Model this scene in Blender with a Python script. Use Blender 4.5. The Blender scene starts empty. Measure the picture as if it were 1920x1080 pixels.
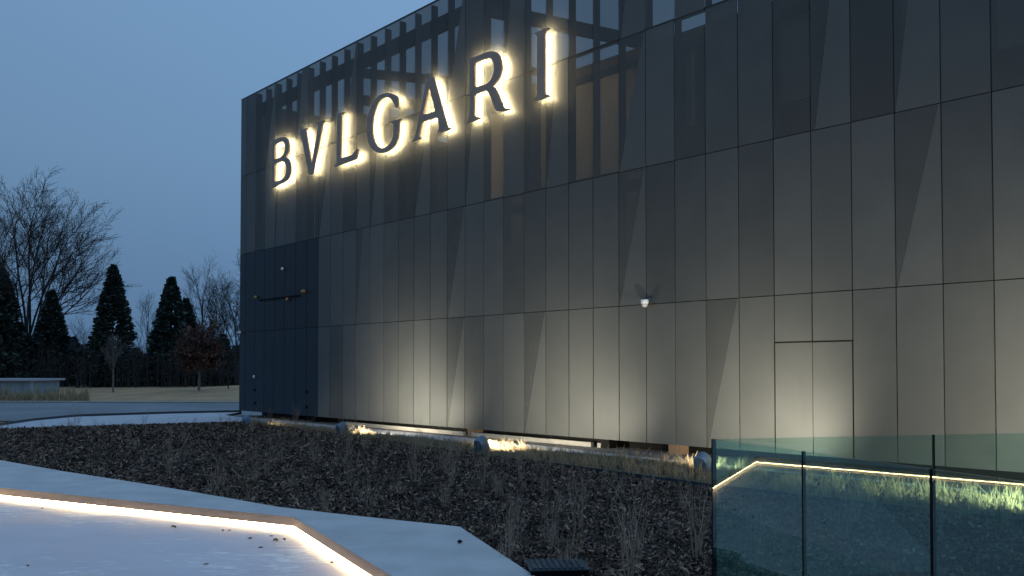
import bpy, bmesh, math, random
import numpy as np
from mathutils import Vector, Matrix
from mathutils.geometry import tessellate_polygon

random.seed(7); np.random.seed(7)
sc = bpy.context.scene
COL = sc.collection

# ------------------------------------------------------------------ camera
F, PX, PY, PITCH = 1700.0, 960.0, 648.24, 0.0255
cam = bpy.data.cameras.new('camera'); camo = bpy.data.objects.new('camera', cam); COL.objects.link(camo)
cam.sensor_width = 36; cam.lens = F / 1920 * 36; cam.shift_y = (PY - 540) / 1920
cam.clip_end = 3000; cam.clip_start = .05
camo.rotation_euler = (math.pi / 2 + PITCH, 0, 0)
sc.camera = camo

# ------------------------------------------------------------------ sky: dusk, sun gone
w = bpy.data.worlds.new('World'); sc.world = w; w.use_nodes = True
nt = w.node_tree; N = nt.nodes; L = nt.links
bg = N['Background']
geo = N.new('ShaderNodeNewGeometry'); neg = N.new('ShaderNodeVectorMath'); neg.operation = 'SCALE'; neg.inputs['Scale'].default_value = -1
L.new(geo.outputs['Incoming'], neg.inputs[0])
sep = N.new('ShaderNodeSeparateXYZ'); L.new(neg.outputs[0], sep.inputs[0])
ramp = N.new('ShaderNodeValToRGB'); L.new(sep.outputs['Z'], ramp.inputs[0])
cr = ramp.color_ramp
cr.elements[0].position = 0.0; cr.elements[0].color = (.088, .180, .325, 1)
cr.elements[1].position = 1.0; cr.elements[1].color = (.225, .40, .65, 1)
for p, c in ((.10, (.122, .228, .388)), (.22, (.158, .290, .474)), (.36, (.178, .325, .540)), (.6, (.205, .37, .62))):
    e = cr.elements.new(p); e.color = c + (1,)
dot = N.new('ShaderNodeVectorMath'); dot.operation = 'DOT_PRODUCT'; L.new(neg.outputs[0], dot.inputs[0]); dot.inputs[1].default_value = (.8, .45, 0)
mr = N.new('ShaderNodeMapRange'); L.new(dot.outputs['Value'], mr.inputs[0])
mr.inputs[1].default_value = -.2; mr.inputs[2].default_value = .9; mr.inputs[3].default_value = .84; mr.inputs[4].default_value = 1.22
mul = N.new('ShaderNodeVectorMath'); mul.operation = 'SCALE'; L.new(ramp.outputs[0], mul.inputs[0]); L.new(mr.outputs[0], mul.inputs['Scale'])
L.new(mul.outputs[0], bg.inputs[0]); bg.inputs[1].default_value = 1.0

sun = bpy.data.lights.new('afterglow', 'SUN'); sun.energy = .03; sun.angle = math.radians(60); sun.color = (.75, .85, 1)
suno = bpy.data.objects.new('afterglow', sun); COL.objects.link(suno); suno.rotation_euler = (math.radians(35), 0, math.radians(-60))

sc.view_settings.view_transform = 'Standard'; sc.view_settings.look = 'None'
sc.view_settings.exposure = 0; sc.view_settings.gamma = 1; sc.view_settings.use_curve_mapping = False
sc.render.engine = 'CYCLES'
cy = sc.cycles
cy.use_denoising = True
cy.max_bounces = 8; cy.diffuse_bounces = 3; cy.glossy_bounces = 4; cy.transmission_bounces = 6; cy.transparent_max_bounces = 24
cy.sample_clamp_indirect = 4; cy.caustics_reflective = False; cy.caustics_refractive = False

# ------------------------------------------------------------------ camera geometry helpers (to survey points of the place)
def ray(x, y):
    a, b = (x - PX) / F, (PY - y) / F
    c, s = math.cos(PITCH), math.sin(PITCH)
    return Vector((a, c - b * s, s + b * c))
def gp(x, y, z):
    r = ray(x, y); return r * (z / r.z)
def dp(x, y, Y):
    r = ray(x, y); return r * (Y / r.y)

P0 = Vector((8.3201, 15.6225, 0)); TH = .7218; W = .8641; ZB = -1.753; H = 3.28; NC = 34.6325; GZ = -1.97
INW = Vector((math.cos(TH), math.sin(TH), 0)); XD = Vector((math.sin(TH), -math.cos(TH), 0))
ROTZ = math.atan2(XD.y, XD.x)
def wall(x, y, off=0.0):
    """pixel -> wall-local (lx, z) on the plane 'off' metres in front (+) / behind (-) of the facade"""
    r = ray(x, y); k = (P0.dot(INW) - off) / r.dot(INW); p = r * k
    return (p - P0).dot(XD), p.z
def wpt(lx, ly, z):
    return P0 + XD * lx + INW * ly + Vector((0, 0, z))

# ------------------------------------------------------------------ materials
def mat(name, col, rough=.7, metal=0.0, spec=.5, noise=None, bump=None, emit=None, island=None):
    m = bpy.data.materials.new(name); m.use_nodes = True
    n = m.node_tree.nodes; l = m.node_tree.links; b = n['Principled BSDF']
    b.inputs['Base Color'].default_value = tuple(col) + (1,); b.inputs['Roughness'].default_value = rough
    b.inputs['Metallic'].default_value = metal; b.inputs['Specular IOR Level'].default_value = spec
    tc = n.new('ShaderNodeTexCoord')
    if noise:  # (scale, colour2, detail, (lo,hi))
        t = n.new('ShaderNodeTexNoise'); t.inputs['Scale'].default_value = noise[0]; t.inputs['Detail'].default_value = noise[2]
        l.new(tc.outputs['Object'], t.inputs['Vector'])
        r = n.new('ShaderNodeValToRGB'); r.color_ramp.elements[0].position = noise[3][0]; r.color_ramp.elements[1].position = noise[3][1]
        r.color_ramp.elements[0].color = tuple(col) + (1,); r.color_ramp.elements[1].color = tuple(noise[1]) + (1,)
        l.new(t.outputs[0], r.inputs[0]); l.new(r.outputs[0], b.inputs['Base Color'])
    if island:
        g = n.new('ShaderNodeNewGeometry'); r = n.new('ShaderNodeValToRGB')
        r.color_ramp.elements[0].color = tuple(island[0]) + (1,); r.color_ramp.elements[1].color = tuple(island[-1]) + (1,)
        for i, c in enumerate(island[1:-1]):
            e = r.color_ramp.elements.new((i + 1) / (len(island) - 1)); e.color = tuple(c) + (1,)
        l.new(g.outputs['Random Per Island'], r.inputs[0]); l.new(r.outputs[0], b.inputs['Base Color'])
    if bump:
        t = n.new('ShaderNodeTexNoise'); t.inputs['Scale'].default_value = bump[0]; t.inputs['Detail'].default_value = 6
        l.new(tc.outputs['Object'], t.inputs['Vector'])
        bn = n.new('ShaderNodeBump'); bn.inputs['Strength'].default_value = bump[1]; bn.inputs['Distance'].default_value = bump[2]
        l.new(t.outputs[0], bn.inputs['Height']); l.new(bn.outputs[0], b.inputs['Normal'])
    if emit:
        b.inputs['Emission Color'].default_value = tuple(emit[0]) + (1,); b.inputs['Emission Strength'].default_value = emit[1]
    return m

def panel_material(name, base, gate=False):
    m = bpy.data.materials.new(name); m.use_nodes = True
    n = m.node_tree.nodes; l = m.node_tree.links; b = n['Principled BSDF']; out = n['Material Output']
    oi = n.new('ShaderNodeObjectInfo'); tc = n.new('ShaderNodeTexCoord')
    add = n.new('ShaderNodeVectorMath'); add.operation = 'ADD'; l.new(tc.outputs['Object'], add.inputs[0]); l.new(oi.outputs['Location'], add.inputs[1])
    # cloudy weathering and rain streaks
    t = n.new('ShaderNodeTexNoise'); t.inputs['Scale'].default_value = 1.3; t.inputs['Detail'].default_value = 5; l.new(add.outputs[0], t.inputs['Vector'])
    mp = n.new('ShaderNodeMapping'); mp.inputs['Scale'].default_value = (9, 9, .35); l.new(add.outputs[0], mp.inputs[0])
    t2 = n.new('ShaderNodeTexNoise'); t2.inputs['Scale'].default_value = 2.0; t2.inputs['Detail'].default_value = 4; l.new(mp.outputs[0], t2.inputs['Vector'])
    # small white chips and splashes
    mp3 = n.new('ShaderNodeMapping'); mp3.inputs['Scale'].default_value = (1.6, 1, .5); l.new(add.outputs[0], mp3.inputs[0])
    t3 = n.new('ShaderNodeTexNoise'); t3.inputs['Scale'].default_value = 7.0; t3.inputs['Detail'].default_value = 8; t3.inputs['Roughness'].default_value = .75; l.new(mp3.outputs[0], t3.inputs['Vector'])
    r3 = n.new('ShaderNodeMapRange'); l.new(t3.outputs[0], r3.inputs[0]); r3.inputs[1].default_value = .70; r3.inputs[2].default_value = .78; r3.inputs[3].default_value = 0; r3.inputs[4].default_value = .5
    spc = n.new('ShaderNodeSeparateColor'); l.new(oi.outputs['Color'], spc.inputs[0]); v = n.new('ShaderNodeMath'); v.operation = 'MULTIPLY_ADD'; l.new(spc.outputs[0], v.inputs[0]); v.inputs[1].default_value = .42; v.inputs[2].default_value = .62
    v2 = n.new('ShaderNodeMath'); v2.operation = 'MULTIPLY_ADD'; l.new(t.outputs[0], v2.inputs[0]); v2.inputs[1].default_value = .30; l.new(v.outputs[0], v2.inputs[2])
    v3 = n.new('ShaderNodeMath'); v3.operation = 'MULTIPLY_ADD'; l.new(t2.outputs[0], v3.inputs[0]); v3.inputs[1].default_value = .10; l.new(v2.outputs[0], v3.inputs[2])
    col = n.new('ShaderNodeVectorMath'); col.operation = 'SCALE'; col.inputs[0].default_value = base; l.new(v3.outputs[0], col.inputs['Scale'])
    mx = n.new('ShaderNodeMix'); mx.data_type = 'RGBA'; l.new(r3.outputs[0], mx.inputs[0]); l.new(col.outputs[0], mx.inputs[6]); mx.inputs[7].default_value = (.45, .44, .40, 1)
    l.new(mx.outputs[2], b.inputs['Base Color'])
    b.inputs['Metallic'].default_value = .25; b.inputs['Roughness'].default_value = .48; b.inputs['Specular IOR Level'].default_value = .35
    # fine perforation read as a soft grain
    t4 = n.new('ShaderNodeTexNoise'); t4.inputs['Scale'].default_value = 60; l.new(add.outputs[0], t4.inputs['Vector'])
    bn = n.new('ShaderNodeBump'); bn.inputs['Strength'].default_value = .12; bn.inputs['Distance'].default_value = .01; l.new(t4.outputs[0], bn.inputs['Height']); l.new(bn.outputs[0], b.inputs['Normal'])
    tr = n.new('ShaderNodeBsdfTransparent'); ms = n.new('ShaderNodeMixShader')
    l.new(oi.outputs['Alpha'], ms.inputs[0]); l.new(tr.outputs[0], ms.inputs[1]); l.new(b.outputs[0], ms.inputs[2]); l.new(ms.outputs[0], out.inputs[0])
    return m

M = {}
M['panel'] = panel_material('perforated metal', (.106, .109, .104))
M['gate'] = panel_material('unlit gate metal', (.016, .027, .036))  # near-black blue paints in that the floodlights miss these panels
M['steel'] = mat('dark steel', (.018, .022, .028), .6)
M['fin'] = mat('fin steel', (.020, .026, .034), .6)
M['gutter'] = mat('rusty gutter', (.20, .13, .08), .7)
M['inner'] = mat('inner render', (.82, .72, .60), .85, noise=(.7, (.68, .60, .50), 4, (.35, .7)))
M['inner_dark'] = mat('inner dark cladding', (.035, .042, .052), .7)
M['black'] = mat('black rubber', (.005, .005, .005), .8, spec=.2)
M['seam'] = mat('seam metal', (.016, .013, .011), .7)
M['letter'] = mat('letter bronze', (.44, .32, .25), .55, 0, noise=(3, (.38, .28, .22), 3, (.4, .6)))
M['halo'] = mat('halo lamp', (1, 1, 1), .5, emit=((1.0, .80, .44), 56.0))
M['led'] = mat('led strip', (1, 1, 1), .5, emit=((1.0, .72, .36), 46.0))
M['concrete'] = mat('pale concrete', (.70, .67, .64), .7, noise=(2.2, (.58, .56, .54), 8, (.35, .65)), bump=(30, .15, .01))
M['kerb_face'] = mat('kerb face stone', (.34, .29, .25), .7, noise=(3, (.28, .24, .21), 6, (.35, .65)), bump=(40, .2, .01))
M['path'] = mat('path concrete', (.64, .63, .66), .6, noise=(1.5, (.50, .50, .53), 8, (.3, .7)), bump=(20, .2, .01))
M['gravel'] = mat('wall foot gravel', (.12, .105, .09), .9, noise=(12, (.22, .19, .16), 8, (.35, .65)), bump=(25, .8, .03))
M['soil'] = mat('dark soil', (.012, .010, .009), .95, noise=(9, (.030, .024, .020), 8, (.35, .65)), bump=(14, .9, .05))
M['chip'] = mat('mulch chips', (.04, .03, .03), .85, island=((.016, .008, .005), (.058, .031, .019), (.115, .065, .042), (.20, .125, .085), (.42, .29, .20)))
M['lawn'] = mat('winter lawn', (.52, .32, .16), .95, noise=(.5, (.36, .23, .12), 10, (.35, .65)), bump=(3, .6, .1))
M['road'] = mat('road asphalt', (.16, .165, .175), .5, noise=(.16, (.24, .245, .26), 8, (.35, .65)), bump=(20, .2, .01))
M['pale_line'] = mat('verge kerb', (.40, .37, .31), .8, noise=(1.2, (.30, .28, .24), 6, (.35, .65)))
M['drygrass'] = mat('dry grass', (.3, .25, .12), .8, island=((.24, .17, .09), (.42, .31, .17), (.58, .45, .27), (.33, .25, .14)))
M['stalk'] = mat('dry stalk', (.38, .28, .21), .85, noise=(5, (.52, .39, .28), 3, (.35, .65)))
M['stalk2'] = mat('brown stalk', (.34, .21, .12), .85, noise=(5, (.46, .32, .20), 3, (.35, .65)))
M['needle'] = mat('conifer needles', (.02, .035, .025), .8, island=((.022, .038, .036), (.040, .062, .054), (.065, .095, .075), (.085, .12, .09)))  # needle tones lifted, haze of distance put into the colour
M['bark'] = mat('bark', (.06, .05, .045), .9, noise=(6, (.035, .03, .028), 5, (.35, .65)), bump=(20, .6, .02))
M['palebark'] = mat('pale bark', (.20, .18, .16), .9, noise=(6, (.12, .11, .10), 5, (.35, .65)))
M['redleaf'] = mat('russet leaves', (.12, .05, .03), .8, island=((.05, .022, .016), (.10, .040, .025), (.15, .065, .035)))
M['brush'] = mat('thicket', (.02, .02, .018), .9, island=((.014, .020, .022), (.030, .036, .036), (.052, .054, .050), (.08, .074, .062)))
M['shed'] = mat('shed boards', (.30, .36, .40), .7, noise=(2, (.25, .30, .34), 4, (.35, .65)))
M['shedroof'] = mat('shed roof', (.45, .45, .50), .6)
M['house'] = mat('far house wall', (.16, .19, .23), .8)
M['houseroof'] = mat('far house roof', (.04, .045, .05), .8)
M['pane'] = mat('far window glass', (.30, .38, .45), .2)
M['fixture'] = mat('flood cowl metal', (.14, .23, .32), .5, .3)
M['lens'] = mat('flood lens', (1, 1, 1), .5, emit=((1, .85, .55), 1.2))
M['white'] = mat('white plastic', (.75, .76, .78), .35)
M['orange'] = mat('amber glass', (.45, .25, .07), .4)
M['box'] = mat('drain box steel', (.05, .075, .09), .5, .3)
M['edge'] = mat('steel edging', (.035, .075, .095), .4, .4)
M['glassedge'] = mat('glass edge', (.03, .10, .10), .15)
M['leaf'] = mat('dead leaf', (.06, .055, .02), .8)

# wet pale floor of the sunken court
def floor_material():
    m = mat('court floor', (.55, .54, .56), .5)
    n = m.node_tree.nodes; l = m.node_tree.links; b = n['Principled BSDF']; tc = n['Texture Coordinate']
    mp = n.new('ShaderNodeMapping'); mp.inputs['Rotation'].default_value = (0, 0, .42); mp.inputs['Scale'].default_value = (.7, 2.2, 1); l.new(tc.outputs['Object'], mp.inputs[0])
    a = n.new('ShaderNodeTexNoise'); a.inputs['Scale'].default_value = .9; a.inputs['Detail'].default_value = 7; l.new(mp.outputs[0], a.inputs['Vector'])
    r = n.new('ShaderNodeValToRGB'); r.color_ramp.elements[0].position = .32; r.color_ramp.elements[1].position = .66
    r.color_ramp.elements[0].color = (.66, .61, .65, 1); r.color_ramp.elements[1].color = (.80, .74, .76, 1); l.new(a.outputs[0], r.inputs[0])
    mp2 = n.new('ShaderNodeMapping'); mp2.inputs['Rotation'].default_value = (0, 0, .1); mp2.inputs['Scale'].default_value = (1.1, 3.0, 1); l.new(tc.outputs['Object'], mp2.inputs[0])
    p = n.new('ShaderNodeTexNoise'); p.inputs['Scale'].default_value = 4.2; p.inputs['Detail'].default_value = 9; p.inputs['Roughness'].default_value = .72; p.inputs['Distortion'].default_value = .6; l.new(mp2.outputs[0], p.inputs['Vector'])
    big = n.new('ShaderNodeTexNoise'); big.inputs['Scale'].default_value = .8; l.new(tc.outputs['Object'], big.inputs['Vector'])
    sm = n.new('ShaderNodeMath'); sm.operation = 'MULTIPLY_ADD'; l.new(big.outputs[0], sm.inputs[0]); sm.inputs[1].default_value = .45; l.new(p.outputs[0], sm.inputs[2])
    r2 = n.new('ShaderNodeMapRange'); l.new(sm.outputs[0], r2.inputs[0]); r2.inputs[1].default_value = .78; r2.inputs[2].default_value = .86
    mx = n.new('ShaderNodeMix'); mx.data_type = 'RGBA'; l.new(r2.outputs[0], mx.inputs[0]); l.new(r.outputs[0], mx.inputs[6]); mx.inputs[7].default_value = (.97, .95, .92, 1)
    l.new(mx.outputs[2], b.inputs['Base Color'])
    rr = n.new('ShaderNodeMapRange'); l.new(a.outputs[0], rr.inputs[0]); rr.inputs[1].default_value = .35; rr.inputs[2].default_value = .65; rr.inputs[3].default_value = .38; rr.inputs[4].default_value = .7
    l.new(rr.outputs[0], b.inputs['Roughness'])
    g = n.new('ShaderNodeTexNoise'); g.inputs['Scale'].default_value = 120; g.inputs['Detail'].default_value = 3; l.new(tc.outputs['Object'], g.inputs['Vector'])
    bn = n.new('ShaderNodeBump'); bn.inputs['Strength'].default_value = .35; bn.inputs['Distance'].default_value = .006; l.new(g.outputs[0], bn.inputs['Height']); l.new(bn.outputs[0], b.inputs['Normal'])
    return m
M['floor'] = floor_material()
M['darkfloor'] = mat('dark stone floor', (.03, .032, .036), .5, noise=(3, (.05, .05, .055), 6, (.35, .65)))

def glass_material():
    m = bpy.data.materials.new('tinted glass'); m.use_nodes = True
    n = m.node_tree.nodes; l = m.node_tree.links; n.remove(n['Principled BSDF']); out = n['Material Output']
    tr = n.new('ShaderNodeBsdfTransparent'); tr.inputs[0].default_value = (.78, .91, .87, 1)
    gl = n.new('ShaderNodeBsdfGlossy'); gl.inputs['Roughness'].default_value = .012; gl.inputs[0].default_value = (.88, 1, .97, 1)
    df = n.new('ShaderNodeBsdfDiffuse'); df.inputs[0].default_value = (.10, .30, .31, 1)
    tc = n.new('ShaderNodeTexCoord'); t = n.new('ShaderNodeTexNoise'); t.inputs['Scale'].default_value = 2.0; t.inputs['Detail'].default_value = 8; l.new(tc.outputs['Object'], t.inputs['Vector'])
    mr_ = n.new('ShaderNodeMapRange'); l.new(t.outputs[0], mr_.inputs[0]); mr_.inputs[1].default_value = .3; mr_.inputs[2].default_value = .75; mr_.inputs[3].default_value = .015; mr_.inputs[4].default_value = .07
    dirt = n.new('ShaderNodeMixShader'); l.new(mr_.outputs[0], dirt.inputs[0]); l.new(tr.outputs[0], dirt.inputs[1]); l.new(df.outputs[0], dirt.inputs[2])
    fr = n.new('ShaderNodeFresnel'); fr.inputs['IOR'].default_value = 1.52
    ms = n.new('ShaderNodeMixShader'); gg = n.new('ShaderNodeNewGeometry'); ib = n.new('ShaderNodeMath'); ib.operation = 'SUBTRACT'; ib.inputs[0].default_value = 1; l.new(gg.outputs['Backfacing'], ib.inputs[1])
    f2 = n.new('ShaderNodeMath'); f2.operation = 'MULTIPLY'; f2.use_clamp = True; l.new(fr.outputs[0], f2.inputs[0]); l.new(ib.outputs[0], f2.inputs[1])
    f3 = n.new('ShaderNodeMath'); f3.operation = 'MULTIPLY'; f3.use_clamp = True; f3.inputs[1].default_value = 1.5; l.new(f2.outputs[0], f3.inputs[0])
    l.new(f3.outputs[0], ms.inputs[0]); l.new(dirt.outputs[0], ms.inputs[1]); l.new(gl.outputs[0], ms.inputs[2]); l.new(ms.outputs[0], out.inputs[0])
    return m
M['glass'] = glass_material()

# ------------------------------------------------------------------ object helpers
def link(name, me, parent=None, loc=(0, 0, 0), rz=0.0):
    o = bpy.data.objects.new(name, me); COL.objects.link(o); o.location = loc; o.rotation_euler = (0, 0, rz)
    if parent: o.parent = parent
    return o
def mesh(name, verts, faces, m, smooth=False):
    me = bpy.data.meshes.new(name); me.from_pydata([tuple(v) for v in verts], [], faces); me.materials.append(m)
    bm = bmesh.new(); bm.from_mesh(me); bmesh.ops.recalc_face_normals(bm, faces=bm.faces); bm.to_mesh(me); bm.free()
    if smooth:
        for p in me.polygons: p.use_smooth = True
    me.update(); return me
def fast(name, V, Fc, m):
    """V (n,3) floats, Fc (k,c) ints, all faces with c corners"""
    V = np.asarray(V, np.float32); Fc = np.asarray(Fc, np.int32); k, c = Fc.shape
    me = bpy.data.meshes.new(name); me.vertices.add(len(V)); me.vertices.foreach_set('co', V.ravel())
    me.loops.add(k * c); me.loops.foreach_set('vertex_index', Fc.ravel())
    me.polygons.add(k); me.polygons.foreach_set('loop_start', np.arange(0, k * c, c, dtype=np.int32))
    me.materials.append(m); me.update(calc_edges=True); return me
def boxv(a, b):
    x0, y0, z0 = a; x1, y1, z1 = b
    return [(x0, y0, z0), (x1, y0, z0), (x1, y1, z0), (x0, y1, z0), (x0, y0, z1), (x1, y0, z1), (x1, y1, z1), (x0, y1, z1)], \
           [(0, 3, 2, 1), (4, 5, 6, 7), (0, 1, 5, 4), (1, 2, 6, 5), (2, 3, 7, 6), (3, 0, 4, 7)]
def box(name, a, b, m, parent=None, loc=(0, 0, 0), rz=0.0):
    v, f = boxv(a, b); return link(name, mesh(name, v, f, m), parent, loc, rz)
def boxes(name, lst, m, parent=None, loc=(0, 0, 0), rz=0.0):
    V, Fs = [], []
    for a, b in lst:
        v, f = boxv(a, b); o = len(V); V += v; Fs += [tuple(i + o for i in q) for q in f]
    return link(name, mesh(name, V, Fs, m), parent, loc, rz)
def prism(name, poly, z0, z1, m, parent=None, kind=None):
    n = len(poly); V = [(p[0], p[1], z0) for p in poly] + [(p[0], p[1], z1) for p in poly]
    Fs = [tuple(range(n))[::-1], tuple(range(n, 2 * n))] + [(i, (i + 1) % n, n + (i + 1) % n, n + i) for i in range(n)]
    o = link(name, mesh(name, V, Fs, m), parent)
    if kind: o['kind'] = kind
    return o
def tess(pts):
    """concave-safe triangles of a nearly level polygon, wound to face up"""
    T_ = []
    for t in tessellate_polygon([[Vector((q[0], q[1], 0)) for q in pts]]):
        a_, b_, c_ = (Vector(pts[i]) for i in t)
        T_.append(t if (b_ - a_).cross(c_ - a_).z > 0 else (t[0], t[2], t[1]))
    return T_
def sheet(name, pts, m, kind='structure'):
    me = bpy.data.meshes.new(name); me.from_pydata([tuple(q) for q in pts], [], tess(pts)); me.materials.append(m)
    o = link(name, me); o['kind'] = kind; return o
def empty(name, loc, rz=0.0):
    o = bpy.data.objects.new(name, None); COL.objects.link(o); o.location = loc; o.rotation_euler = (0, 0, rz); return o
def tag(o, label, cat, group=None):
    o['label'] = label; o['category'] = cat
    if group: o['group'] = group
    return o
def lathe(prof, seg=16, axis='z'):
    V, Fs = [], []
    for r, z in prof:
        for i in range(seg):
            a = 2 * math.pi * i / seg; V.append((r * math.cos(a), r * math.sin(a), z))
    for j in range(len(prof) - 1):
        for i in range(seg):
            Fs.append((j * seg + i, j * seg + (i + 1) % seg, (j + 1) * seg + (i + 1) % seg, (j + 1) * seg + i))
    Fs.append(tuple(range(seg))[::-1]); Fs.append(tuple((len(prof) - 1) * seg + i for i in range(seg)))
    return V, Fs
class Tubes:
    def __init__(s, sides=3): s.V = []; s.F = []; s.n = sides
    def seg(s, a, b, ra, rb):
        a = np.asarray(a, float); b = np.asarray(b, float); d = b - a; L_ = np.linalg.norm(d)
        if L_ < 1e-6: return
        d /= L_; u = np.cross(d, (0, 0, 1.0)) if abs(d[2]) < .95 else np.cross(d, (1.0, 0, 0)); u /= np.linalg.norm(u); v = np.cross(d, u)
        o = len(s.V); n = s.n
        for p, r in ((a, ra), (b, rb)):
            for i in range(n):
                t = 2 * math.pi * i / n; s.V.append(p + r * (math.cos(t) * u + math.sin(t) * v))
        for i in range(n): s.F.append((o + i, o + (i + 1) % n, o + n + (i + 1) % n, o + n + i))
    def mesh(s, name, m): return fast(name, s.V, s.F, m)
def quads(name, C, U, Vv, m):
    """centres C, half axes U,V -> one quad each"""
    C, U, Vv = map(np.asarray, (C, U, Vv)); n = len(C)
    P = np.stack([C - U - Vv, C + U - Vv, C + U + Vv, C - U + Vv], 1).reshape(-1, 3)
    return fast(name, P, np.arange(4 * n).reshape(n, 4), m)

# ================================================================== THE GROUND
g = sheet('ground', [(-900, -200, -2.10), (900, -200, -2.10), (900, 1500, -2.10), (-900, 1500, -2.10)], M['lawn'])

# raised verge beyond the road, rising away from it
def lawn_bank():
    xs = np.linspace(-120, 60, 91); V = []; Fs = []
    prof = [(55.5, -2.085), (57.5, -2.02), (62, -1.86), (68, -1.68), (75, -1.56), (90, -1.52), (140, -1.50), (260, -1.50)]
    for i, x in enumerate(xs):
        for j, (y, z) in enumerate(prof):
            hump = .38 * math.exp(-((x + 17) / 7.0) ** 2) * min(1, max(0, (y - 57) / 14))
            V.append((x, y + .5 * math.sin(x * .13), z + hump + (.03 * random.uniform(-1, 1) if j > 0 else 0)))
    n = len(prof)
    for i in range(len(xs) - 1):
        for j in range(n - 1): Fs.append((i * n + j, (i + 1) * n + j, (i + 1) * n + j + 1, i * n + j + 1))
    o = link('lawn_bank', mesh('lawn_bank', V, Fs, M['lawn'], True)); o['kind'] = 'structure'
lawn_bank()
sheet('road', [(-140, 33, -2.06), (-17.6, 36, -2.06), (-11, 38.5, -2.06), (40, 41, -2.06), (60, 55.5, -2.06), (-140, 55.5, -2.06)], M['road'])
V, Fs = [], []
for i in range(61):
    x = -120 + 2.8 * i; y = 55.0 + .5 * math.sin(x * .13)
    V += [(x, y, -2.055), (x, y, -1.99), (x, y + .9, -1.98), (x, y + 1.1, -2.055)]
for i in range(60):
    for j in range(3): Fs.append((4 * i + j, 4 * i + 4 + j, 4 * i + 5 + j, 4 * i + 1 + j))
o = link('verge_kerb', mesh('verge_kerb', V, Fs, M['pale_line'])); o['kind'] = 'structure'

# pavement: foreground side of the road and the strip along the facade
p = gp
fore = [p(-700, 830, GZ), p(0, 806, GZ), p(250, 797, GZ), p(452, 790.5, GZ), p(560, 797, GZ), p(640, 806.5, GZ), p(870, 830.5, GZ), p(1150, 856, GZ), p(1330, 873, GZ), p(1600, 900, GZ), p(1919, 932, GZ)]
fore.append(fore[-1] + XD * 12)
wallside = [wpt(14, -.2, GZ), wpt(-NC * W - 1.0, -.2, GZ), wpt(-NC * W - 1.0, 14, GZ)]
kerbc = [p(452, 772.5, GZ), p(330, 775.0, GZ), p(250, 777.5, GZ), p(144, 781, GZ), p(60, 789, GZ), p(0, 798, GZ), p(-700, 812, GZ)]
sheet('pavement', fore + [wallside[0], wallside[1]] + kerbc[0:], M['path'])
# road-side kerb of the pavement: a dark upstand
V, Fs = [], []
for i, q in enumerate(kerbc):
    V += [(q.x, q.y - .12, GZ + .004), (q.x, q.y - .12, GZ + .09), (q.x, q.y + .06, GZ + .09), (q.x, q.y + .08, GZ - .10)]
for i in range(len(kerbc) - 1):
    for j in range(3): Fs.append((4 * i + j, 4 * i + 4 + j, 4 * i + 5 + j, 4 * i + 1 + j))
o = link('road_kerb', mesh('road_kerb', V, Fs, mat('dark kerb stone', (.06, .07, .085), .7))); o['kind'] = 'structure'
# gravel foot of the facade and the space under the building
sheet('gravel_strip', [wpt(14, -1.5, GZ + .006), wpt(-8, -.9, GZ + .006), wpt(-14, -.35, GZ + .006), wpt(-NC * W - .3, -.3, GZ + .006), wpt(-NC * W - .3, .6, GZ + .006), wpt(14, .6, GZ + .006)], M['gravel'])
sheet('building_ground', [wpt(14, .6, GZ - .02), wpt(-NC * W - .3, .6, GZ - .02), wpt(-NC * W - .3, 20, GZ - .02), wpt(14, 20, GZ - .02)], M['gravel'])

# ------------------------------------------------------------------ sunken court, kerb with LED, coping
ZC, ZF = -1.50, -1.64
kt = [Vector((-7.95, 1.0, ZC)), Vector((-7.35, 7.5, ZC)), Vector((-6.95, 11.55, ZC)), gp(0, 914.5, ZC), gp(551, 969.5, ZC), gp(735, 1080, ZC)]
kt[2] = kt[3] + (kt[3] - kt[4]).normalized() * .55
kt.append(kt[5] + (kt[5] - kt[4]).normalized() * 3.6); kt += [Vector((1.75, 0, ZC)), Vector((1.75, -6, ZC))]
outer = [Vector((-11.6, 0, ZC)), Vector((-11.3, 8.5, ZC)), gp(-240, 833, ZC), gp(0, 862.7, ZC), gp(116, 883, ZC), gp(290, 910, ZC), gp(417, 931.7, ZC), gp(520, 950, ZC), gp(640, 964, ZC), gp(862.5, 987.5, ZC), gp(1003, 1080, ZC)]
outer.append(outer[-1] + (outer[-1] - outer[-2]).normalized() * 3.2); outer += [Vector((2.2, 0, ZC)), Vector((2.2, -6, ZC))]
# coping slab: top sheet plus its sides
def coping():
    n = len(kt); top = [Vector(q) for q in kt + outer[::-1]]; k = len(top)
    V = [tuple(q) for q in top] + [(q.x, q.y, ZC - .094) for q in top]
    Fs = [tuple(t) for t in tess(top)] + [(i, k + i, k + (i + 1) % k, (i + 1) % k) for i in range(k)]
    me = bpy.data.meshes.new('coping'); me.from_pydata(V, [], Fs)
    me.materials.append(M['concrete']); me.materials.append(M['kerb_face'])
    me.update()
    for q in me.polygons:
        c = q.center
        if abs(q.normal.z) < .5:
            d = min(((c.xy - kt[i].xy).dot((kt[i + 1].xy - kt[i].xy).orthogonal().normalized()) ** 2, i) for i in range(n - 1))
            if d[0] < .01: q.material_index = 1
    o = link('coping', me); o['kind'] = 'structure'
coping()
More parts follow.
